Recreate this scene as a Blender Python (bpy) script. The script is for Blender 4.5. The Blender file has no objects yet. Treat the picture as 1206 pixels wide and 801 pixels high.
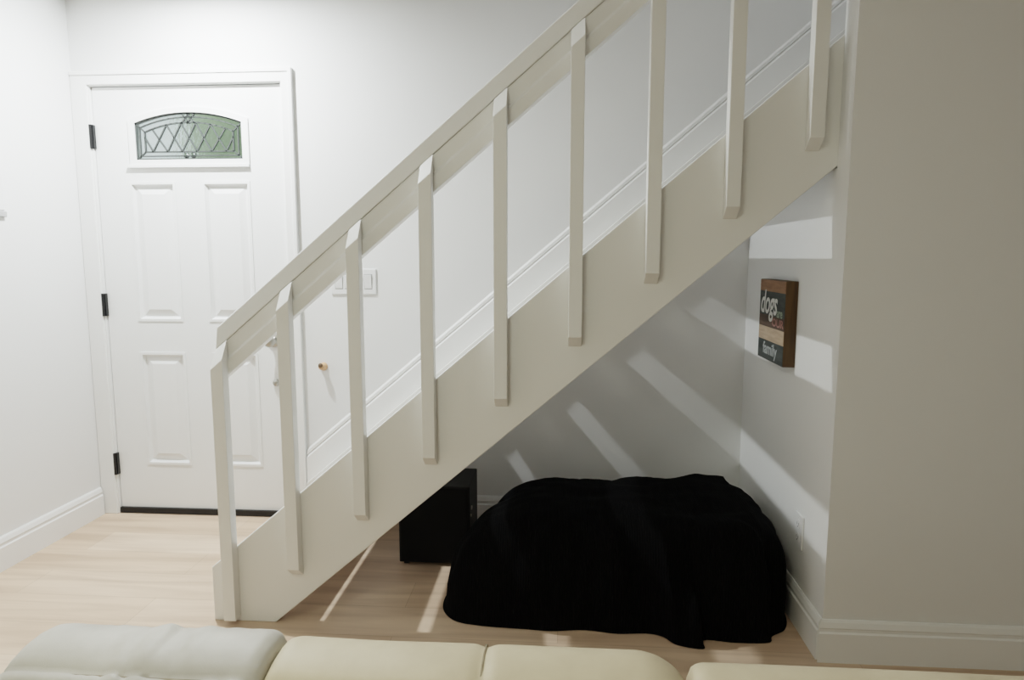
import bpy, bmesh, math, random
from mathutils import Vector, Matrix, noise
random.seed(7)
PI = math.pi
scene = bpy.context.scene
col = scene.collection

# ------------------------------------------------------------------ room numbers (metres)
YB = 3.079            # back wall (door + stair wall)
XL = -2.263           # left wall
XS = 0.831            # side wall below the stairs
YF = 2.058            # front face of the right-hand wall
YS = 2.149            # front face of the outer stringer
CEIL = 2.44
SLOPE = 0.849
RUN, RISE = 0.236, 0.2005

# ------------------------------------------------------------------ materials
def new_mat(name):
    m = bpy.data.materials.new(name); m.use_nodes = True
    nt = m.node_tree
    return m, nt, nt.nodes['Principled BSDF']

def paint(name, c, rough=0.5, bump=0.0, scale=400, var=0.02):
    m, nt, p = new_mat(name)
    tc = nt.nodes.new('ShaderNodeTexCoord')
    n = nt.nodes.new('ShaderNodeTexNoise'); n.inputs['Scale'].default_value = 3.0; n.inputs['Detail'].default_value = 4
    nt.links.new(tc.outputs['Object'], n.inputs['Vector'])
    r = nt.nodes.new('ShaderNodeValToRGB')
    r.color_ramp.elements[0].color = (c[0]*(1-var), c[1]*(1-var), c[2]*(1-var), 1)
    r.color_ramp.elements[1].color = (min(1, c[0]*(1+var)), min(1, c[1]*(1+var)), min(1, c[2]*(1+var)), 1)
    nt.links.new(n.outputs['Fac'], r.inputs['Fac']); nt.links.new(r.outputs['Color'], p.inputs['Base Color'])
    p.inputs['Roughness'].default_value = rough
    if bump:
        b = nt.nodes.new('ShaderNodeBump'); b.inputs['Strength'].default_value = bump; b.inputs['Distance'].default_value = 0.001
        n2 = nt.nodes.new('ShaderNodeTexNoise'); n2.inputs['Scale'].default_value = scale
        nt.links.new(tc.outputs['Object'], n2.inputs['Vector'])
        nt.links.new(n2.outputs['Fac'], b.inputs['Height']); nt.links.new(b.outputs['Normal'], p.inputs['Normal'])
    return m

M = {}
M['wall'] = paint('wall_paint', (0.80, 0.80, 0.795), 0.75, 0.15, 220, 0.01)
M['ceiling'] = paint('ceiling_paint', (0.80, 0.80, 0.79), 0.85)
M['trim'] = paint('trim_paint', (0.84, 0.84, 0.83), 0.32)
M['stair'] = paint('stair_paint', (0.82, 0.815, 0.79), 0.38)
M['door'] = paint('door_paint', (0.84, 0.845, 0.84), 0.4)
M['black_metal'] = paint('black_metal', (0.012, 0.012, 0.013), 0.35)
M['rubber'] = paint('black_rubber', (0.012, 0.012, 0.012), 0.6)
M['plastic'] = paint('white_plastic', (0.80, 0.80, 0.80), 0.3)
M['slot'] = paint('dark_slot', (0.10, 0.10, 0.10), 0.6)
M['grey_plastic'] = paint('grey_plastic', (0.42, 0.42, 0.42), 0.5)
M['lead'] = paint('lead_came', (0.06, 0.068, 0.064), 0.4)
M['peg'] = paint('peg_wood', (0.62, 0.38, 0.22), 0.5, var=0.1)
M['peg_dark'] = paint('peg_dark', (0.10, 0.06, 0.03), 0.5)
M['black_box'] = paint('black_cabinet', (0.0035, 0.0035, 0.004), 0.55)
M['grille'] = paint('black_grille_cloth', (0.0025, 0.0025, 0.003), 0.9)

m, nt, p = new_mat('satin_nickel')
p.inputs['Base Color'].default_value = (0.42, 0.41, 0.38, 1); p.inputs['Metallic'].default_value = 1; p.inputs['Roughness'].default_value = 0.3
M['nickel'] = m

# oak plank floor, planks running along X
m, nt, p = new_mat('oak_planks')
N = nt.nodes; L = nt.links
tc = N.new('ShaderNodeTexCoord')
br = N.new('ShaderNodeTexBrick'); br.offset = 0.37; br.squash = 1
br.inputs['Scale'].default_value = 1.0; br.inputs['Brick Width'].default_value = 1.5; br.inputs['Row Height'].default_value = 0.19
br.inputs['Mortar Size'].default_value = 0.0012; br.inputs['Mortar Smooth'].default_value = 0.3; br.inputs['Bias'].default_value = 0.0
br.inputs['Color1'].default_value = (0.60, 0.455, 0.34, 1); br.inputs['Color2'].default_value = (0.68, 0.54, 0.42, 1)
br.inputs['Mortar'].default_value = (0.47, 0.355, 0.265, 1)
L.new(tc.outputs['Object'], br.inputs['Vector'])
mp = N.new('ShaderNodeMapping'); mp.inputs['Scale'].default_value = (0.9, 10, 1)
L.new(tc.outputs['Object'], mp.inputs['Vector'])
n1 = N.new('ShaderNodeTexNoise'); n1.inputs['Scale'].default_value = 1.6; n1.inputs['Detail'].default_value = 6; n1.inputs['Distortion'].default_value = 0.6
L.new(mp.outputs['Vector'], n1.inputs['Vector'])
cr = N.new('ShaderNodeValToRGB')
cr.color_ramp.elements[0].position = 0.32; cr.color_ramp.elements[0].color = (0.80, 0.75, 0.72, 1)
cr.color_ramp.elements[1].position = 0.62; cr.color_ramp.elements[1].color = (1.06, 1.04, 1.02, 1)
L.new(n1.outputs['Fac'], cr.inputs['Fac'])
mx = N.new('ShaderNodeMix'); mx.data_type = 'RGBA'; mx.blend_type = 'MULTIPLY'; mx.inputs['Factor'].default_value = 1
L.new(br.outputs['Color'], mx.inputs['A']); L.new(cr.outputs['Color'], mx.inputs['B'])
L.new(mx.outputs['Result'], p.inputs['Base Color'])
p.inputs['Roughness'].default_value = 0.42
M['floor'] = m

# cream leather
m, nt, p = new_mat('cream_leather')
N = nt.nodes; L = nt.links
tc = N.new('ShaderNodeTexCoord')
n1 = N.new('ShaderNodeTexNoise'); n1.inputs['Scale'].default_value = 9; n1.inputs['Detail'].default_value = 5
L.new(tc.outputs['Object'], n1.inputs['Vector'])
cr = N.new('ShaderNodeValToRGB')
cr.color_ramp.elements[0].position = 0.3; cr.color_ramp.elements[0].color = (0.58, 0.49, 0.345, 1)
cr.color_ramp.elements[1].position = 0.7; cr.color_ramp.elements[1].color = (0.70, 0.61, 0.445, 1)
L.new(n1.outputs['Fac'], cr.inputs['Fac']); L.new(cr.outputs['Color'], p.inputs['Base Color'])
p.inputs['Roughness'].default_value = 0.52
vo = N.new('ShaderNodeTexVoronoi'); vo.inputs['Scale'].default_value = 320; vo.feature = 'DISTANCE_TO_EDGE'
L.new(tc.outputs['Object'], vo.inputs['Vector'])
b = N.new('ShaderNodeBump'); b.inputs['Strength'].default_value = 0.15; b.inputs['Distance'].default_value = 0.001
L.new(vo.outputs['Distance'], b.inputs['Height']); L.new(b.outputs['Normal'], p.inputs['Normal'])
M['leather'] = m
# creased end cushion: same leather, the bright wall's reflection painted in as grey
m = M['leather'].copy(); m.name = 'reflection_grey_cream_leather'
for nd in m.node_tree.nodes:
    if nd.type == 'VALTORGB':
        nd.color_ramp.elements[0].color = (0.50, 0.475, 0.43, 1); nd.color_ramp.elements[1].color = (0.64, 0.615, 0.565, 1)
M['leather_reflect'] = m
M['stitch'] = paint('leather_seam', (0.30, 0.25, 0.17), 0.7)

# black knit
m, nt, p = new_mat('black_knit')
N = nt.nodes; L = nt.links
tc = N.new('ShaderNodeTexCoord')
wv = N.new('ShaderNodeTexWave'); wv.inputs['Scale'].default_value = 38; wv.inputs['Distortion'].default_value = 2.5; wv.inputs['Detail'].default_value = 2
L.new(tc.outputs['Object'], wv.inputs['Vector'])
n1 = N.new('ShaderNodeTexNoise'); n1.inputs['Scale'].default_value = 260; n1.inputs['Detail'].default_value = 3
L.new(tc.outputs['Object'], n1.inputs['Vector'])
ad = N.new('ShaderNodeMath'); ad.operation = 'ADD'
L.new(wv.outputs['Fac'], ad.inputs[0]); L.new(n1.outputs['Fac'], ad.inputs[1])
b = N.new('ShaderNodeBump'); b.inputs['Strength'].default_value = 0.6; b.inputs['Distance'].default_value = 0.004
L.new(ad.outputs[0], b.inputs['Height']); L.new(b.outputs['Normal'], p.inputs['Normal'])
p.inputs['Base Color'].default_value = (0.0042, 0.0042, 0.0046, 1); p.inputs['Roughness'].default_value = 0.95
p.inputs['Specular IOR Level'].default_value = 0.06
p.inputs['Sheen Weight'].default_value = 0.0; p.inputs['Sheen Roughness'].default_value = 0.5
M['knit'] = m

# textured door glass
m, nt, p = new_mat('textured_glass')
N = nt.nodes; L = nt.links
p.inputs['Base Color'].default_value = (0.78, 0.84, 0.81, 1); p.inputs['Transmission Weight'].default_value = 1
p.inputs['Roughness'].default_value = 0.16; p.inputs['IOR'].default_value = 1.45
tc = N.new('ShaderNodeTexCoord'); n1 = N.new('ShaderNodeTexNoise'); n1.inputs['Scale'].default_value = 60
L.new(tc.outputs['Object'], n1.inputs['Vector'])
b = N.new('ShaderNodeBump'); b.inputs['Strength'].default_value = 0.35; b.inputs['Distance'].default_value = 0.004
L.new(n1.outputs['Fac'], b.inputs['Height']); L.new(b.outputs['Normal'], p.inputs['Normal'])
M['glass'] = m

# leaves, stained wood
m, nt, p = new_mat('hedge_leaves')
N = nt.nodes; L = nt.links
tc = N.new('ShaderNodeTexCoord'); n1 = N.new('ShaderNodeTexNoise'); n1.inputs['Scale'].default_value = 4; n1.inputs['Detail'].default_value = 6
L.new(tc.outputs['Object'], n1.inputs['Vector'])
cr = N.new('ShaderNodeValToRGB')
cr.color_ramp.elements[0].position = 0.35; cr.color_ramp.elements[0].color = (0.17, 0.23, 0.14, 1)
cr.color_ramp.elements[1].position = 0.65; cr.color_ramp.elements[1].color = (0.50, 0.60, 0.36, 1)
L.new(n1.outputs['Fac'], cr.inputs['Fac']); L.new(cr.outputs['Color'], p.inputs['Base Color'])
M['leaves'] = m

def wood(name, c0, c1, sc=(30, 30, 3)):
    m, nt, p = new_mat(name)
    N = nt.nodes; L = nt.links
    tc = N.new('ShaderNodeTexCoord'); mp = N.new('ShaderNodeMapping'); mp.inputs['Scale'].default_value = sc
    L.new(tc.outputs['Object'], mp.inputs['Vector'])
    n1 = N.new('ShaderNodeTexNoise'); n1.inputs['Scale'].default_value = 2; n1.inputs['Detail'].default_value = 5
    L.new(mp.outputs['Vector'], n1.inputs['Vector'])
    cr = N.new('ShaderNodeValToRGB')
    cr.color_ramp.elements[0].position = 0.35; cr.color_ramp.elements[0].color = (*c0, 1)
    cr.color_ramp.elements[1].position = 0.65; cr.color_ramp.elements[1].color = (*c1, 1)
    L.new(n1.outputs['Fac'], cr.inputs['Fac']); L.new(cr.outputs['Color'], p.inputs['Base Color'])
    p.inputs['Roughness'].default_value = 0.6
    return m
M['sign_wood'] = wood('sign_wood', (0.065, 0.036, 0.014), (0.115, 0.066, 0.026))
M['sign_top'] = wood('sign_brown_band', (0.20, 0.11, 0.06), (0.30, 0.17, 0.10), (10, 6, 40))
M['sign_beige'] = wood('sign_beige_band', (0.36, 0.27, 0.19), (0.46, 0.35, 0.255), (10, 6, 40))
M['sign_dark'] = wood('sign_charcoal_band', (0.035, 0.042, 0.042), (0.06, 0.068, 0.066), (10, 6, 40))
M['sign_brown'] = wood('sign_dark_brown_band', (0.06, 0.04, 0.03), (0.11, 0.07, 0.05), (10, 6, 40))
M['letter_white'] = paint('letter_white', (0.66, 0.66, 0.63), 0.6)
M['letter_green'] = paint('letter_pale_green', (0.28, 0.33, 0.26), 0.6)
M['letter_rose'] = paint('letter_dusty_rose', (0.32, 0.17, 0.15), 0.6)
M['letter_grey'] = paint('letter_pale_grey', (0.36, 0.38, 0.38), 0.6)

# ------------------------------------------------------------------ helpers
def obj(name, bm, mat, parent=None, smooth=False, bevel=0.0, seg=2):
    me = bpy.data.meshes.new(name)
    bmesh.ops.recalc_face_normals(bm, faces=bm.faces[:])
    bm.to_mesh(me); bm.free()
    me.materials.append(mat)
    o = bpy.data.objects.new(name, me); col.objects.link(o)
    if smooth:
        for f in me.polygons: f.use_smooth = True
    if bevel:
        md = o.modifiers.new('Bevel', 'BEVEL'); md.width = bevel; md.segments = seg; md.limit_method = 'ANGLE'; md.angle_limit = math.radians(35)
    if parent is not None:
        o.parent = parent
        o.matrix_parent_inverse = Matrix.Translation(parent.location).inverted()
    return o

def thing(name, label=None, cat=None, loc=(0, 0, 0), group=None, kind=None):
    o = bpy.data.objects.new(name, None); col.objects.link(o)
    o.location = loc; o.empty_display_size = 0.1
    tag(o, label, cat, group, kind)
    return o

def tag(o, label=None, cat=None, group=None, kind=None):
    if label: o['label'] = label
    if cat: o['category'] = cat
    if group: o['group'] = group
    if kind: o['kind'] = kind
    return o

def struct(name, bm, mat, bevel=0.0):
    o = obj(name, bm, mat, None, bevel=bevel); o['kind'] = 'structure'; return o

def box(bm, x0, x1, y0, y1, z0, z1):
    v = [bm.verts.new(c) for c in ((x0,y0,z0),(x1,y0,z0),(x1,y1,z0),(x0,y1,z0),(x0,y0,z1),(x1,y0,z1),(x1,y1,z1),(x0,y1,z1))]
    for f in ((0,3,2,1),(4,5,6,7),(0,1,5,4),(1,2,6,5),(2,3,7,6),(3,0,4,7)): bm.faces.new([v[i] for i in f])
    return v

def B(*a):
    bm = bmesh.new(); box(bm, *a); return bm

def prism(bm, pts, fn):
    """polygon pts (2-D) swept between fn(p,0) and fn(p,1)"""
    a = [bm.verts.new(fn(p, 0)) for p in pts]; b = [bm.verts.new(fn(p, 1)) for p in pts]
    n = len(pts)
    bm.faces.new(a); bm.faces.new(b[::-1])
    for i in range(n): bm.faces.new((a[i], b[i], b[(i+1) % n], a[(i+1) % n]))

def prismXZ(bm, pts, y0, y1): prism(bm, pts, lambda p, t: (p[0], (y0, y1)[t], p[1]))
def prismYZ(bm, pts, x0, x1): prism(bm, pts, lambda p, t: ((x0, x1)[t], p[0], p[1]))
def prismXY(bm, pts, z0, z1): prism(bm, pts, lambda p, t: (p[0], p[1], (z0, z1)[t]))

def cyl(bm, c, axis, r, h, seg=24, r2=None):
    """cylinder starting at c along axis"""
    ax = Vector(axis).normalized(); q = Vector((0, 0, 1)).rotation_difference(ax).to_matrix().to_4x4()
    mt = Matrix.Translation(Vector(c) + ax*h/2) @ q
    bmesh.ops.create_cone(bm, cap_ends=True, segments=seg, radius1=r, radius2=r if r2 is None else r2, depth=h, matrix=mt)

def lathe(bm, c, axis, prof, seg=28):
    ax = Vector(axis).normalized(); q = Vector((0, 0, 1)).rotation_difference(ax).to_matrix()
    rings = []
    for r, h in prof:
        rings.append([bm.verts.new(Vector(c) + q @ Vector((r*math.cos(2*PI*i/seg), r*math.sin(2*PI*i/seg), h))) for i in range(seg)])
    for a, b in zip(rings, rings[1:]):
        for i in range(seg): bm.faces.new((a[i], a[(i+1) % seg], b[(i+1) % seg], b[i]))
    bm.faces.new(rings[0][::-1]); bm.faces.new(rings[-1])

def plate_bm(outline, holes, y0, y1):
    """flat plate in XZ with holes, from y0 to y1 (uses a filled 2-D curve)"""
    cu = bpy.data.curves.new('tmp', 'CURVE'); cu.dimensions = '2D'; cu.fill_mode = 'BOTH'; cu.extrude = abs(y1-y0)/2
    for pts in [outline] + holes:
        s = cu.splines.new('POLY'); s.points.add(len(pts)-1); s.use_cyclic_u = True
        for p_, q_ in zip(s.points, pts): p_.co = (q_[0], q_[1], 0, 1)
    ob = bpy.data.objects.new('tmp', cu)
    col.objects.link(ob)
    dg = bpy.context.evaluated_depsgraph_get()
    me = bpy.data.meshes.new_from_object(ob.evaluated_get(dg))
    bm = bmesh.new(); bm.from_mesh(me)
    bmesh.ops.remove_doubles(bm, verts=bm.verts[:], dist=1e-6)
    for v in bm.verts: v.co = Vector((v.co.x, (y0+y1)/2 - v.co.z, v.co.y))
    bpy.data.objects.remove(ob); bpy.data.curves.remove(cu); bpy.data.meshes.remove(me)
    return bm

def join_bm(dst, src):
    me = bpy.data.meshes.new('tmpj'); src.to_mesh(me); src.free(); dst.from_mesh(me); bpy.data.meshes.remove(me)

def text_bm(s, size, shear=0.0, bold=0.0):
    cu = bpy.data.curves.new('tmpt', 'FONT'); cu.body = s; cu.size = size; cu.shear = shear; cu.extrude = 0.0004; cu.offset = bold
    cu.align_x = 'CENTER'; cu.align_y = 'CENTER'
    ob = bpy.data.objects.new('tmpt', cu); col.objects.link(ob)
    dg = bpy.context.evaluated_depsgraph_get()
    me = bpy.data.meshes.new_from_object(ob.evaluated_get(dg))
    bm = bmesh.new(); bm.from_mesh(me)
    bpy.data.objects.remove(ob); bpy.data.curves.remove(cu); bpy.data.meshes.remove(me)
    return bm

def base_profile(h=0.138, t=0.016):
    # (distance from wall, z)
    return [(0, 0), (t, 0), (t, h*0.70), (t*0.72, h*0.735), (t*0.72, h*0.80), (t*0.85, h*0.83), (t*0.55, h*0.95), (t*0.28, h), (0, h)]

# ------------------------------------------------------------------ setting
XE, YR = 3.4, -2.4
struct('floor', B(XL-0.1, XE+0.1, YR-0.1, YB+0.1, -0.05, 0), M['floor'])
# ceiling with a stair opening
bm = bmesh.new()
ox0, ox1 = -0.75, 1.95
box(bm, XL-0.1, XE+0.1, YR-0.1, YF+0.045, CEIL, CEIL+0.12)
box(bm, XL-0.1, ox0, YF+0.045, YB+0.1, CEIL, CEIL+0.12)
struct('ceiling', bm, M['ceiling'])
# back wall with the door opening
DX0, DX1, DZ = -2.190, -1.262, 2.058
bm = bmesh.new()
box(bm, XL-0.1, DX0, YB, YB+0.12, 0, 5)
box(bm, DX0, DX1, YB, YB+0.12, DZ, 5)
box(bm, DX1, XE+0.1, YB, YB+0.12, 0, 5)
struct('wall_back', bm, M['wall'])
struct('wall_left', B(XL-0.1, XL, YR, YB, 0, CEIL), M['wall'])
struct('wall_right', B(XS, XE, YF, YS, 0, CEIL), M['wall'])
bm = bmesh.new()
prismYZ(bm, [(YS, 0), (YB, 0), (YB, 1.534), (YB-0.046, 1.534), (YB-0.046, 1.733), (YS+0.042, 1.733), (YS+0.042, 1.534), (YS, 1.534)], XS, XS+0.09)
struct('wall_understair', bm, M['wall'])
struct('wall_rear', B(XL-0.1, XE+0.1, YR-0.1, YR, 0, CEIL), M['wall'])
struct('wall_far_right', B(XE, XE+0.1, YR, YB, 0, CEIL), M['wall'])
# upper stairwell
bm = bmesh.new(); box(bm, ox0-0.09, XE+0.1, YF, YF+0.09, CEIL+0.12, 5); box(bm, ox0-0.09, ox0, YF+0.09, YB, CEIL+0.12, 5)
struct('wall_upper', bm, M['wall'])
struct('ceiling_upper', B(ox0-0.1, XE+0.1, YF, YB+0.1, 5, 5.1), M['ceiling'])

# baseboards
def base_along_x(name, x0, x1, y, h=0.138, mat='trim'):
    bm = bmesh.new(); prism(bm, base_profile(h), lambda p, t: ((x0, x1)[t], y-p[0], p[1])); return struct(name, bm, M[mat])
def base_along_y(name, y0, y1, x, sgn, h=0.138):
    bm = bmesh.new(); prism(bm, base_profile(h), lambda p, t: (x+sgn*p[0], (y0, y1)[t], p[1])); return struct(name, bm, M['trim'])
base_along_y('baseboard_left', YR, YB-0.020, XL, 1)
base_along_x('baseboard_back', -0.80, XS-0.016, YB)
base_along_y('baseboard_understair', YF, YB, XS, -1)
bm = bmesh.new(); prism(bm, base_profile(), lambda p, t: ((XS-p[0], XE)[t], YF-p[0], p[1])); struct('baseboard_right', bm, M['trim'])

# diagonal skirt board on the back wall (a straight board with a double moulding line on top)
def skirt_top(x): return 1.374 + 0.846*x
bm = bmesh.new()
sx0, sx1 = -1.211, 2.2
def diag(bm, x0, x1, top0, bot0, y0, y1):
    prismXZ(bm, [(x0, max(0, skirt_top(x0)-bot0)), (x1, skirt_top(x1)-bot0), (x1, skirt_top(x1)-top0), (x0, skirt_top(x0)-top0)], y0, y1)
sec = [(0, 0), (0.010, 0.012), (0.010, 0.027), (0.005, 0.031), (0.016, 0.043), (0.016, 0.50), (0, 0.50)]
prism(bm, sec, lambda p, t: ((sx0, sx1)[t], YB-p[0], max(0.0 if p[1] > 0.1 else -9, skirt_top((sx0, sx1)[t])-p[1])))
struct('trim_1', bm, M['trim'])

# ------------------------------------------------------------------ front door
door = thing('door_1', loc=(-1.7255, YB, 0), kind='structure')
sx0, sx1, sz0, sz1 = -2.177, -1.274, 0.026, 2.045
yf = YB+0.012           # slab face, set back in the frame
cx = -1.722
def arch(hw, zb, zs, zp, n=24, cxx=cx):
    s = zp-zs; R = (hw*hw+s*s)/(2*s); zc = zp-R; a = math.asin(hw/R)
    pts = [(cxx-hw, zb), (cxx+hw, zb)]
    for i in range(n+1):
        t = a-2*a*i/n; pts.append((cxx+R*math.sin(t), zc+R*math.cos(t)))
    return pts
glass_out = arch(0.258, 1.714, 1.884, 1.930)
panels = [(-2.012, -1.812, 0.972, 1.604), (-1.658, -1.452, 0.972, 1.604), (-2.016, -1.812, 0.262, 0.798), (-1.658, -1.452, 0.262, 0.798)]
rect = lambda x0, x1, z0, z1: [(x0, z0), (x1, z0), (x1, z1), (x0, z1)]
bm = plate_bm(rect(sx0, sx1, sz0, sz1), [rect(*q) for q in panels] + [glass_out], yf, yf+0.012)
join_bm(bm, plate_bm(rect(sx0, sx1, sz0, sz1), [glass_out], yf+0.012, yf+0.042))
def frustum(bm, r0, y0, r1, y1):
    a = [bm.verts.new((x, y0, z)) for x, z in rect(*r0)]; b = [bm.verts.new((x, y1, z)) for x, z in rect(*r1)]
    for i in range(4): bm.faces.new((a[i], a[(i+1) % 4], b[(i+1) % 4], b[i]))
    return a, b
for (x0, x1, z0, z1) in panels:
    # cove round the opening
    g = 0.010
    frustum(bm, (x0, x1, z0, z1), yf, (x0+g, x1-g, z0+g, z1-g), yf+0.0118)
    # raised field
    e = 0.016; t_ = 0.045
    a, b = frustum(bm, (x0+e, x1-e, z0+e, z1-e), yf+0.0119, (x0+t_, x1-t_, z0+t_, z1-t_), yf+0.001)
    bm.faces.new(b)
    # raised bead round the panel
    for (p0, p1, q0, q1) in ((x0-0.012, x1+0.012, z0-0.012, z0), (x0-0.012, x1+0.012, z1, z1+0.012), (x0-0.012, x0, z0, z1), (x1, x1+0.012, z0, z1)):
        box(bm, p0, p1, yf-0.0035, yf, q0, q1)
obj('door_slab', bm, M['door'], door)
# window trim with arched head and projecting ledge
tr = plate_bm(arch(0.287, 1.690, 1.898, 1.952), [arch(0.256, 1.716, 1.882, 1.928)], yf-0.009, yf)
box(tr, -2.022, -1.436, yf-0.015, yf, 1.680, 1.692)
wtrim = obj('window_trim', tr, M['door'], door, bevel=0.004)
pg = plate_bm(glass_out, [], yf+0.006, yf+0.012)
obj('glass_pane', pg, M['glass'], wtrim)
# leaded came pattern
bm = bmesh.new()
yc = yf+0.002
def came(p0, p1, w=0.006):
    p0 = Vector(p0); p1 = Vector(p1); d = (p1-p0)
    if d.length < 1e-5: return
    d.normalize(); n = Vector((-d.y, d.x))*w/2
    pts = [p0+n-d*w*.3, p0-n-d*w*.3, p1-n+d*w*.3, p1+n+d*w*.3]
    prismXZ(bm, [(q.x, q.y) for q in pts], yc-0.004, yc+0.004)
def outline(pts, w):
    for a, b in zip(pts, pts[1:]+pts[:1]): came(a, b, w)
A0 = arch(0.254, 1.718, 1.880, 1.926, 16); A1 = arch(0.236, 1.733, 1.862, 1.908, 16); A2 = arch(0.212, 1.752, 1.842, 1.884, 16)
outline(A0, 0.009); outline(A1, 0.005); outline(A2, 0.006)
for i in (0, 1, 2, len(A0)-1): came(A0[i], A2[i], 0.005)
def top2(x):
    hw, zs, zp = 0.212, 1.842, 1.884
    s = zp-zs; R = (hw*hw+s*s)/(2*s); return zp-R+math.sqrt(R*R-(x-cx)**2)
per = 0.0705
for i in range(-4, 4):
    for sgn in (1, -1):
        xb = cx+(i+0.5)*per - (0 if sgn == 1 else 0)
        a = Vector((xb, 1.752)); bx_ = xb+sgn*per; 
        zt = 1.884
        if bx_ > cx+0.212: f_ = (cx+0.212-xb)/(bx_-xb)
        elif bx_ < cx-0.212: f_ = (cx-0.212-xb)/(bx_-xb)
        else: f_ = 1
        if f_ <= 0.05 or abs(xb-cx) > 0.213: continue
        bx2 = xb+(bx_-xb)*f_; zt = min(1.752+(top2(max(cx-.212, min(cx+.212, bx2)))-1.752)*1.0, 1.752+(1.880-1.752)*f_)
        came(a, (bx2, zt), 0.0055)
for dx in (-0.016, 0.010):   # two slanted bevels in the head, crossing
    came((cx+dx-0.016, 1.880), (cx+dx+0.022, 1.924), 0.006)
    came((cx+dx+0.022, 1.880), (cx+dx-0.016, 1.924), 0.005)
obj('leaded_came', bm, M['lead'], wtrim)
for dx in (-0.017, 0.017):
    bm = bmesh.new(); lathe(bm, (cx+dx, yc+0.001, 1.736), (0, -1, 0), [(0.014, 0), (0.0135, 0.004), (0.010, 0.008), (0.004, 0.010)])
    obj('glass_jewel', bm, M['glass'], wtrim, smooth=True)
# casing: two legs and a head, each a stepped board
bm = bmesh.new()
co0, co1, coz = XL+0.001, -1.2135, 2.112
prismXZ(bm, [(co0, 0), (-2.185, 0), (-2.185, 2.052), (-1.266, 2.052), (-1.266, 0), (co1, 0), (co1, coz), (co0, coz)], YB-0.014, YB)
prismXZ(bm, [(co1-0.018, 0), (co1, 0), (co1, coz), (co0, coz), (co0, coz-0.018), (co1-0.018, coz-0.018)], YB-0.020, YB-0.014)
obj('door_casing', bm, M['trim'], door, bevel=0.004)
bm = bmesh.new()     # jambs and stop
box(bm, DX0, sx0-0.003, YB-0.004, YB+0.12, 0, DZ); box(bm, sx1+0.003, DX1, YB-0.004, YB+0.12, 0, DZ); box(bm, sx0-0.003, sx1+0.003, YB-0.004, YB+0.12, sz1+0.004, DZ)
obj('door_jamb', bm, M['trim'], door)
for z0 in (1.768, 0.985, 0.200):
    bm = bmesh.new(); cyl(bm, (-2.182, YB-0.010, z0), (0, 0, 1), 0.0065, 0.108, 16); box(bm, -2.188, -2.172, YB-0.006, YB+0.011, z0, z0+0.108)
    obj('hinge', bm, M['black_metal'], door)
bm = B(sx0, sx1, yf-0.014, yf+0.03, 0.004, 0.030); obj('door_sweep', bm, M['rubber'], door)
bm = B(DX0+0.015, DX1-0.015, YB+0.03, YB+0.12, 0.0, 0.022); obj('threshold', bm, M['black_metal'], door)
# handle set: rose, knob, lower mounting bolt
hx = -1.358
bm = bmesh.new(); lathe(bm, (hx, yf, 0.874), (0, -1, 0), [(0.033, 0), (0.033, 0.006), (0.027, 0.010), (0.012, 0.012), (0.011, 0.034), (0.020, 0.040), (0.027, 0.050), (0.027, 0.060), (0.020, 0.068), (0.006, 0.071)])
kn = obj('door_knob', bm, M['nickel'], door, smooth=True)
bm = bmesh.new(); lathe(bm, (hx+0.004, yf, 0.668), (0, -1, 0), [(0.016, 0), (0.016, 0.008), (0.012, 0.016), (0.004, 0.018)])
obj('lower_bolt_cap', bm, M['nickel'], door, smooth=True)

# ------------------------------------------------------------------ staircase
stair = thing('staircase', 'white painted open-riser staircase with square balusters rising to the right', 'staircase', (-1.16, 2.6, 0))
top = lambda x: 1.2155+SLOPE*x
bot = lambda x: SLOPE*(x+0.982)
sxe = 1.93
def stringer_pts(x0):
    return [(x0, 0), (-0.982, 0), (sxe, bot(sxe)), (sxe, top(sxe)), (x0, top(x0))]
bm = bmesh.new(); prismXZ(bm, stringer_pts(-1.203), YS, YS+0.040); obj('stringer', bm, M['stair'], stair, bevel=0.003)
bm = bmesh.new(); prismXZ(bm, stringer_pts(-1.203), YB-0.046, YB-0.0165); obj('stringer', bm, M['stair'], stair, bevel=0.003)
for k in range(12):
    x0 = -1.155+RUN*k; z1 = 0.211+RISE*k
    bm = bmesh.new()
    prismXZ(bm, [(x0, z1-0.080), (x0+0.030, z1-0.080), (x0+0.030, z1-0.040), (x0+0.260, z1-0.040), (x0+0.260, z1), (x0, z1)], YS+0.0405, YB-0.0465)
    obj('tread', bm, M['stair'], stair, bevel=0.004)
# balusters on the outer face of the stringer
BT = 0.040; yb1 = YS-0.0005; yb0 = yb1-BT; BW = 0.042
railtop = lambda x: 1.975+SLOPE*x-0.0       # underside line of the cap on the front plane
def rt(x): return 0.9725+0.846*(x+1.132)    # baluster back-top line
bx0 = -1.132
for k in range(9):
    xc = bx0+0.2357*k+ (0.0 if k else 0.005)
    zt = rt(xc)
    zb = 0.020 if k == 0 else 0.212+0.2005*(k-1)+0.002
    bv = 0.034
    bm = bmesh.new()
    x0, x1 = xc-BW/2, xc+BW/2
    sl = SLOPE*BW/2
    # side profile in YZ with bevelled foot and sloped, bevelled head
    def vv(x, dz): 
        foot = [(yb1, zb), (yb0, zb+0.0005)] if k == 0 else [(yb1, zb-bv), (yb0, zb)]
        return [bm.verts.new((x, *foot[0])), bm.verts.new((x, *foot[1])), bm.verts.new((x, yb0, zt-0.062+dz)), bm.verts.new((x, yb1, zt+dz))]
    a = vv(x0, -sl); b = vv(x1, sl)
    bm.faces.new(a); bm.faces.new(b[::-1])
    for i in range(4): bm.faces.new((a[i], b[i], b[(i+1) % 4], a[(i+1) % 4]))
    obj('baluster', bm, M['stair'], stair, bevel=0.0015)
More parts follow.
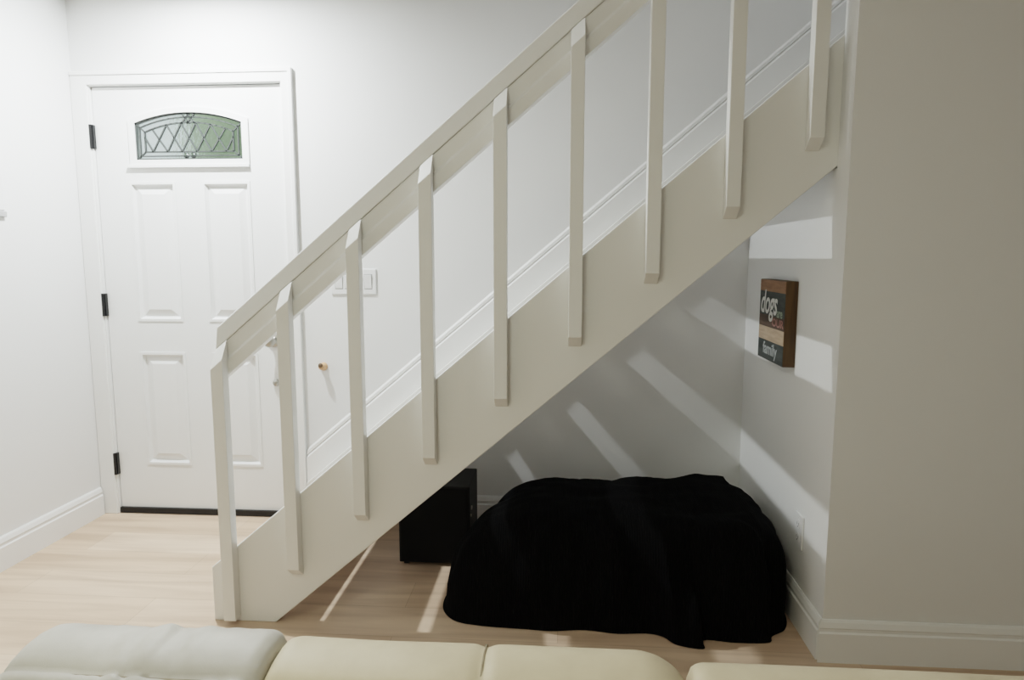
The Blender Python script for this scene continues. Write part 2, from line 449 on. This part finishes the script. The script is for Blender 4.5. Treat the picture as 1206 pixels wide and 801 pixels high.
# handrail: stepped rail board behind the balusters, broad cap above it
hr_x0, hr_x1 = -1.138, 1.3
def band(bm, d0, d1, y0, y1, x0=hr_x0, x1=hr_x1):
    prismXZ(bm, [(x0, rt(x0)-d1), (x1, rt(x1)-d1), (x1, rt(x1)-d0), (x0, rt(x0)-d0)], y0, y1)
bm = bmesh.new()
sec = [(YS+0.045, 0.0), (YS+0.007, 0.0), (YS+0.007, 0.058), (YS, 0.068), (YS, 0.118), (YS+0.045, 0.118)]
prism(bm, sec, lambda p, t: ((hr_x0, hr_x1)[t], p[0], rt((hr_x0, hr_x1)[t])-p[1]))
hand = obj('handrail', bm, M['stair'], stair, bevel=0.003)
bm = bmesh.new()
x0c, x1c = -1.149, 1.3
sec = [(YS+0.002, 0.0), (YS+0.085, 0.0), (YS+0.085, 0.070), (YS+0.034, 0.075), (YS+0.018, 0.073)]
a = [bm.verts.new((x0c, y, rt(x0c)+0.0005+d)) for y, d in sec]; b = [bm.verts.new((x1c, y, rt(x1c)+0.0005+d)) for y, d in sec]
bm.faces.new(a); bm.faces.new(b[::-1])
for i in range(5): bm.faces.new((a[i], b[i], b[(i+1) % 5], a[(i+1) % 5]))
obj('rail_cap', bm, M['stair'], hand, bevel=0.004)

# ------------------------------------------------------------------ wall fittings
# switch plate
sw = thing('light_switch', 'wide white wall switch plate beside the door, seen between the balusters', 'light switch', (-0.958, YB, 1.155))
bm = B(-1.066, -0.852, YB-0.006, YB-0.0002, 1.094, 1.212); obj('switch_plate', bm, M['plastic'], sw, bevel=0.003)
for i in range(4):
    c_ = -1.066+0.107+(i-1.5)*0.046
    bm = bmesh.new(); prismYZ(bm, [(YB-0.0062, 1.122), (YB-0.0075, 1.122), (YB-0.0115, 1.184), (YB-0.0062, 1.184)], c_-0.0165, c_+0.0165)
    rk = obj('rocker', bm, M['plastic'], sw, bevel=0.001)
    bm = B(c_-0.019, c_+0.019, YB-0.0064, YB-0.006, 1.118, 1.188); obj('rocker_gap', bm, M['grey_plastic'], rk)
# outlet on the side wall
ou = thing('wall_outlet', 'white electrical outlet plate low on the wall beside the black blanket', 'outlet', (XS, 2.288, 0.33))
bm = B(XS-0.007, XS-0.0002, 2.252, 2.324, 0.272, 0.390); obj('outlet_plate', bm, M['plastic'], ou, bevel=0.003)
for zc_ in (0.308, 0.354):
    bm = bmesh.new(); cyl(bm, (XS-0.0069, 2.288, zc_), (-1, 0, 0), 0.017, 0.002, 24); rc = obj('receptacle', bm, M['plastic'], ou)
    bm = bmesh.new(); box(bm, XS-0.0093, XS-0.0089, 2.279, 2.281, zc_-0.003, zc_+0.007); box(bm, XS-0.0093, XS-0.0089, 2.294, 2.296, zc_-0.003, zc_+0.007)
    cyl(bm, (XS-0.0089, 2.288, zc_-0.008), (-1, 0, 0), 0.0025, 0.0004, 10); obj('slot', bm, M['slot'], rc)
# small wooden peg
pe = thing('wall_peg', 'small tan wooden peg with a dark tip on the wall right of the door', 'peg', (-1.12, YB, 0.762))
bm = bmesh.new(); lathe(bm, (-1.116, YB-0.0002, 0.752), (0.0, -1, 0.15), [(0.020, 0), (0.019, 0.006), (0.013, 0.012), (0.012, 0.024), (0.016, 0.030), (0.014, 0.036)]); obj('peg_base', bm, M['peg'], pe, smooth=True)
bm = bmesh.new(); lathe(bm, (-1.118, YB-0.034, 0.762), (-0.2, -1, 0.25), [(0.010, 0), (0.011, 0.005), (0.007, 0.010)]); obj('peg_tip', bm, M['peg_dark'], pe, smooth=True)
# panel on the left wall, cut by the frame
wp = thing('wall_panel', 'pale wall panel with a grey lower rim at the left edge of the photo', 'wall panel', (XL, 2.46, 1.43))
bm = B(XL+0.0002, XL+0.010, 2.30, 2.625, 1.452, 1.80); obj('panel_face', bm, M['plastic'], wp, bevel=0.006)
bm = B(XL+0.0002, XL+0.013, 2.296, 2.629, 1.428, 1.4515); obj('panel_rim', bm, M['grey_plastic'], wp, bevel=0.003)

# wooden block sign
sg = thing('wall_sign', 'small square wooden block sign with white lettering on striped bands under the stairs', 'sign', (XS, 2.58, 0.875))
SY0, SY1, SZ0, SZ1, ST = 2.425, 2.725, 0.877, 1.182, 0.042
xf = XS-ST
obj('sign_block', B(xf, XS-0.0003, SY0, SY1, SZ0, SZ1), M['sign_wood'], sg, bevel=0.002)
def sband(f0, f1, mat):   # fractions from the top
    bm = B(xf-0.0016, xf-0.0001, SY0+0.002, SY1-0.002, SZ1-(SZ1-SZ0)*f1, SZ1-(SZ1-SZ0)*f0)
    return obj('painted_band', bm, M[mat], sg)
b0 = sband(0.004, 0.145, 'sign_top'); b1 = sband(0.145, 0.44, 'sign_dark'); b2 = sband(0.44, 0.585, 'sign_brown'); b3 = sband(0.585, 0.755, 'sign_beige'); b4 = sband(0.755, 0.996, 'sign_dark')
def sign_text(s, size, fy, fz, mat, parent, shear=0, bold=0, sx=1.0, lift=0.0021):
    bm = text_bm(s, size, shear, bold)
    # reader looks along +X: text's right is toward -Y
    for v in bm.verts: v.co = Vector((xf-lift+v.co.z*0.5, SY1-(SY1-SY0)*fy - v.co.x*sx, SZ1-(SZ1-SZ0)*fz+v.co.y))
    return obj('lettering', bm, M[mat], parent)
sign_text('dogs', 0.125, 0.385, 0.29, 'letter_white', b1, 0.25, 0.0020, 0.85, 0.0031)
sign_text('are', 0.048, 0.82, 0.39, 'letter_green', b1, 0, 0.001, 1.0)
sign_text('OUR', 0.040, 0.76, 0.515, 'letter_rose', b2, 0, 0.001, 1.5)
sign_text('family', 0.062, 0.50, 0.86, 'letter_grey', b4, 0, 0.0012, 1.15)

# ------------------------------------------------------------------ things under the stairs
bx = thing('storage_box', 'plain black box standing on the floor behind the blanket, under the stringer', 'box', (-0.51, 2.74, 0))
obj('box_body', B(-0.657, -0.362, 2.622, 2.87, 0.010, 0.338), M['black_box'], bx, bevel=0.004)
obj('front_panel', B(-0.649, -0.370, 2.616, 2.6215, 0.018, 0.330), M['grille'], bx, bevel=0.002)
for xx in (-0.640, -0.400):
    for yy in (2.632, 2.830):
        bm = B(xx, xx+0.02, yy, yy+0.03, 0, 0.0098); obj('foot', bm, M['rubber'], bx)
bm = bmesh.new(); cyl(bm, (-0.3618, 2.665, 0.236), (1, 0, 0), 0.009, 0.004, 14); cyl(bm, (-0.3618, 2.645, 0.210), (1, 0, 0), 0.006, 0.004, 14)
obj('metal_stud', bm, M['nickel'], bx)

# black knitted blanket heaped over a low form
foot = [(-0.421, 2.354), (-0.410, 2.265), (-0.355, 2.197), (-0.255, 2.173), (-0.115, 2.164), (-0.02, 2.158), (0.09, 2.172), (0.20, 2.158), (0.30, 2.166),
        (0.352, 2.150), (0.392, 2.105), (0.474, 2.088), (0.487, 2.140), (0.585, 2.132), (0.695, 2.140), (0.720, 2.180), (0.775, 2.225), (0.806, 2.31), (0.812, 2.45), (0.810, 2.62),
        (0.795, 2.78), (0.70, 2.86), (0.50, 2.885), (0.25, 2.88), (0.0, 2.88), (-0.20, 2.85), (-0.318, 2.75), (-0.322, 2.60), (-0.370, 2.50), (-0.405, 2.43)]
def catmull(P, n):
    out = []; m_ = len(P)
    for i in range(m_):
        p0, p1, p2, p3 = (Vector(P[(i+j-1) % m_]) for j in range(4))
        for s in range(n):
            t = s/n
            out.append(0.5*((2*p1)+(p2-p0)*t+(2*p0-5*p1+4*p2-p3)*t*t+(3*p1-p0-3*p2+p3)*t**3))
    return out
ring = catmull(foot, 8); nr = len(ring)
cen = Vector((0.22, 2.54))
def height_at(x, y):
    # main lump, lower right-hand lump
    h = 0.368
    h += 0.011*math.exp(-((x-0.64)/0.09)**2) + 0.010*math.exp(-((x+0.06)/0.10)**2)
    if x > 0.68: h -= 0.024*min(1, (x-0.68)/0.02)
    h -= 0.10*max(0, (y-2.60))
    return h
bm = bmesh.new(); NV = 46; rows = []
for j in range(NV+1):
    rho = math.sin((1-j/NV)*PI/2) if j < NV else 0.0
    if j == NV: rows.append([bm.verts.new((cen.x, cen.y, height_at(*cen)))]); break
    row = []
    for i in range(nr):
        e = ring[i]; d = e-cen
        # small skirt: the outermost 8 % lies nearly flat on the floor
        p = cen+d*rho
        pw = 5.5+20*max(0, d.normalized().x)**2
        prof = max(0.0, 1-(rho/0.985)**pw)**0.5 if rho < 0.985 else 0
        lead = 1.0
        z = height_at(p.x, p.y)*prof
        if rho >= 0.985: z = 0.012*(1-(rho-0.985)/0.015)
        z += 0.010*prof*0
        # flap in front: keep the corner low
        fl = math.exp(-((p.x-0.42)/0.07)**2)*max(0, min(1, (2.20-p.y)/0.05))
        z *= 1-0.55*fl
        # drape folds running down the sides
        ang = math.atan2(d.y, d.x)
        side = 4*prof*(1-prof)+0.35*prof
        q = Vector((p.x*7, p.y*7, 3.1))
        f1 = noise.noise(Vector((ang*9, z*2.0, 1.7))); f2 = noise.noise(Vector((p.x*16, p.y*16, z*10)))
        off = 0.020*f1*side + 0.008*f2*min(1, z*12)
        nrm = Vector((d.x, d.y)).normalized()
        zz = z + (0.012*noise.noise(q)+0.006*f2)*min(1, prof*1.2)
        row.append(bm.verts.new((min(0.822, p.x+nrm.x*off), p.y+nrm.y*off, max(0.002, zz))))
    rows.append(row)
for a, b in zip(rows, rows[1:]):
    for i in range(nr):
        if len(b) == 1: bm.faces.new((a[i], a[(i+1) % nr], b[0]))
        else: bm.faces.new((a[i], a[(i+1) % nr], b[(i+1) % nr], b[i]))
bl = obj('knit_blanket', bm, M['knit'], None, smooth=True)
bl['label'] = 'black knitted blanket heaped over a low form on the floor under the stairs'; bl['category'] = 'blanket'

# ------------------------------------------------------------------ sofa in the foreground
sofa = thing('leather_sofa', 'cream leather sofa whose backrest tops fill the bottom edge of the photo', 'sofa', (0.3, 0.6, 0))
ZT = 0.62
def cushion(name, x0, x1, mat, seams=(), rl=0.05, rr=0.05, crease=0.0, lift=0.0):
    bm = bmesh.new(); n = 96
    # profile (y, z) loop: front foot, front face, front piping, crown, back edge, back
    prof = [(0.80, 0.36), (0.845, 0.46), (0.885, 0.55), (0.915, 0.594), (0.926, 0.603), (0.932, 0.595), (0.938, 0.604), (0.955, 0.612), (0.985, 0.619), (1.015, ZT+0.001), (1.040, 0.618), (1.058, 0.609), (1.070, 0.590), (1.078, 0.55), (1.085, 0.45), (1.088, 0.12), (1.03, 0.10), (0.98, 0.12), (0.90, 0.30)]
    loops = []
    for i in range(n+1):
        s = i/n
        s = 0.5-0.5*math.cos(PI*s)*(0.35+0.65*abs(math.cos(PI*s))) if False else s
        x = x0+(x1-x0)*s
        dl, dr = x-x0, x1-x
        k = 0.0
        if dl < rl: k = max(k, 1-math.sqrt(max(0, 1-(1-dl/rl)**2)))
        if dr < rr: k = max(k, 1-math.sqrt(max(0, 1-(1-dr/rr)**2)))
        R = rl if dl < dr else rr
        dip = 0
        for sx in seams: dip = max(dip, math.exp(-((x-sx)/0.012)**2))
        lp = []
        for (y, z) in prof:
            yc_, zc_ = 0.97, 0.35
            sh = min(0.9, R*0.62)*k
            yy = y+(yc_-y)*min(1, sh/0.13); zz = z-sh*max(0, (z-0.3)/0.32)
            zz -= 0.004*dip*(z > 0.5); yy += 0.004*dip*(1 if y < 1 else -1)*(z > 0.4)
            nn = noise.noise(Vector((x*5, y*5, 2)))*0.004
            if crease and z > 0.58:
                w = math.exp(-((x-(x0+x1)/2-0.02)/0.12)**2)
                nn += crease*w*(abs(noise.noise(Vector((x*26+y*9, y*11, 5))))-0.2)
            lp.append(bm.verts.new((x, yy, zz+nn*(z > 0.4)+lift*(z > 0.4)*min(1, (z-0.4)/0.15))))
        loops.append(lp)
    m_ = len(prof)
    for a, b in zip(loops, loops[1:]):
        for i in range(m_): bm.faces.new((a[i], a[(i+1) % m_], b[(i+1) % m_], b[i]))
    bm.faces.new(loops[0]); bm.faces.new(loops[-1][::-1])
    return obj(name, bm, M[mat], sofa, smooth=True)
c0 = cushion('end_cushion', -0.885, -0.462, 'leather_reflect', (), 0.040, 0.030, 0.014, 0.019)
c0['label'] = 'creased end cushion, wall reflection painted in as grey'
c1 = cushion('back_cushion', -0.460, 0.208, 'leather', (-0.118,), 0.030, 0.085, 0, 0.011)
c2 = cushion('back_cushion', 0.212, 0.90, 'leather', (), 0.030, 0.05, 0, -0.007)
def seam(x, parent):
    bm = bmesh.new()
    pts = [(0.905, 0.5805), (0.928, 0.5985), (0.945, 0.602), (0.985, 0.617), (1.015, 0.6185), (1.045, 0.6145), (1.062, 0.603)]
    for (y0, z0), (y1, z1) in zip(pts, pts[1:]):
        prism(bm, [(-0.0012, -0.002), (0.0012, -0.002), (0.0012, 0.0012), (-0.0012, 0.0012)], lambda p, t: (x+p[0], (y0, y1)[t], (z0, z1)[t]+p[1]+0.011))
    return obj('seam', bm, M['stitch'], parent)
seam(-0.118, c1)
bm = bmesh.new()
box(bm, -0.862, -0.478, 0.9305, 0.9335, 0.608, 0.6165)
obj('front_seam', bm, M['stitch'], c0)
bm = B(-0.87, 0.9, 0.10, 0.84, 0.10, 0.30); obj('seat_base', bm, M['leather'], sofa, bevel=0.02)
for x0, x1 in ((-0.87, -0.29), (-0.285, 0.305), (0.31, 0.9)):
    bm = B(x0, x1, 0.08, 0.80, 0.302, 0.425); obj('seat_cushion', bm, M['leather'], sofa, bevel=0.045, seg=4)
for xx in (-0.83, 0.80):
    for yy in (0.14, 1.02):
        bm = bmesh.new(); cyl(bm, (xx+0.03, yy, 0), (0, 0, 1), 0.022, 0.12 if yy > 1 else 0.10, 16); obj('foot', bm, M['black_metal'], sofa)

# ------------------------------------------------------------------ outside the door
struct('ground_outside', B(-7, 4, YB+0.15, 12, -0.15, -0.06), paint('paving', (0.45, 0.44, 0.42), 0.8))
def hedge(x0, x1, y, h, seed, label):
    bm = bmesh.new(); rnd = random.Random(seed)
    for _ in range(900):
        px = rnd.uniform(x0, x1); pz = rnd.uniform(0, h)*(0.85+0.15*rnd.random()); py = y+rnd.uniform(-0.3, 0.3)
        s = rnd.uniform(0.05, 0.11); mt = Matrix.Translation((px, py, pz-0.05)) @ Matrix.Rotation(rnd.uniform(0, 6.28), 4, Vector((rnd.uniform(-1, 1), rnd.uniform(-1, 1), rnd.uniform(-1, 1)+0.01)).normalized())
        v = [bm.verts.new(mt @ Vector(c)) for c in ((-s, 0, 0), (0, -s*0.5, 0), (s, 0, 0), (0, s*0.5, 0))]; bm.faces.new(v)
    box(bm, x0+0.08, x1-0.08, y-0.2, y+0.2, -0.06, h*0.86)
    o = obj('garden_hedge', bm, M['leaves'], None); o['label'] = label; o['category'] = 'hedge'
hedge(-3.12, -1.5, 5.6, 3.2, 3, 'green hedge outside, blurred through the arched door glass')

# ------------------------------------------------------------------ light
w = bpy.data.worlds.new('sky'); scene.world = w; w.use_nodes = True
nt = w.node_tree; bg = nt.nodes['Background']
bg.inputs['Color'].default_value = (0.75, 0.83, 0.86, 1); bg.inputs['Strength'].default_value = 1.45
def area(name, loc, rot, sx, sy, power, colr, shape='RECTANGLE', spread=PI):
    ld = bpy.data.lights.new(name, 'AREA'); ld.shape = shape; ld.size = sx
    if shape == 'RECTANGLE': ld.size_y = sy
    ld.energy = power; ld.color = colr; ld.spread = spread
    o = bpy.data.objects.new(name, ld); col.objects.link(o); o.location = loc; o.rotation_euler = rot
    return o
area('foyer_downlight', (-1.561, 2.61, 2.424), (0, 0, 0), 0.075, 0, 46, (0.94, 0.99, 1.0), 'DISK')
area('living_front_fill', (-1.4, -2.36, 1.1), (math.radians(90), 0, 0), 1.5, 1.5, 2.5, (0.96, 1.0, 0.875))  # added soft front fill before the solid rear wall, no window there
area('living_ceiling_light', (-0.7, 0.1, 2.42), (0, 0, 0), 0.45, 0, 12.5, (0.97, 0.99, 0.80), 'DISK')
area('rear_ceiling_light', (-0.9, -1.5, 2.42), (0, 0, 0), 0.6, 0, 10, (0.97, 0.99, 0.80), 'DISK')
area('stairwell_fill', (1.0, 2.62, 4.9), (0, 0, 0), 0.5, 0.5, 7.5, (1.0, 0.985, 0.98))  # added fill over the stairwell, brightens the upper back wall

# ------------------------------------------------------------------ camera
cam = bpy.data.cameras.new('camera'); co = bpy.data.objects.new('camera', cam); col.objects.link(co)
cam.sensor_width = 36; cam.lens = 792.8/1206*36; cam.clip_start = 0.02
co.location = (0, 0, 1.267); co.rotation_euler = (PI/2-0.1228, 0, 0.0719)
scene.camera = co
scene.view_settings.view_transform = 'Filmic'; scene.view_settings.look = 'Medium High Contrast'
scene.view_settings.exposure = 0.0; scene.view_settings.gamma = 1.0
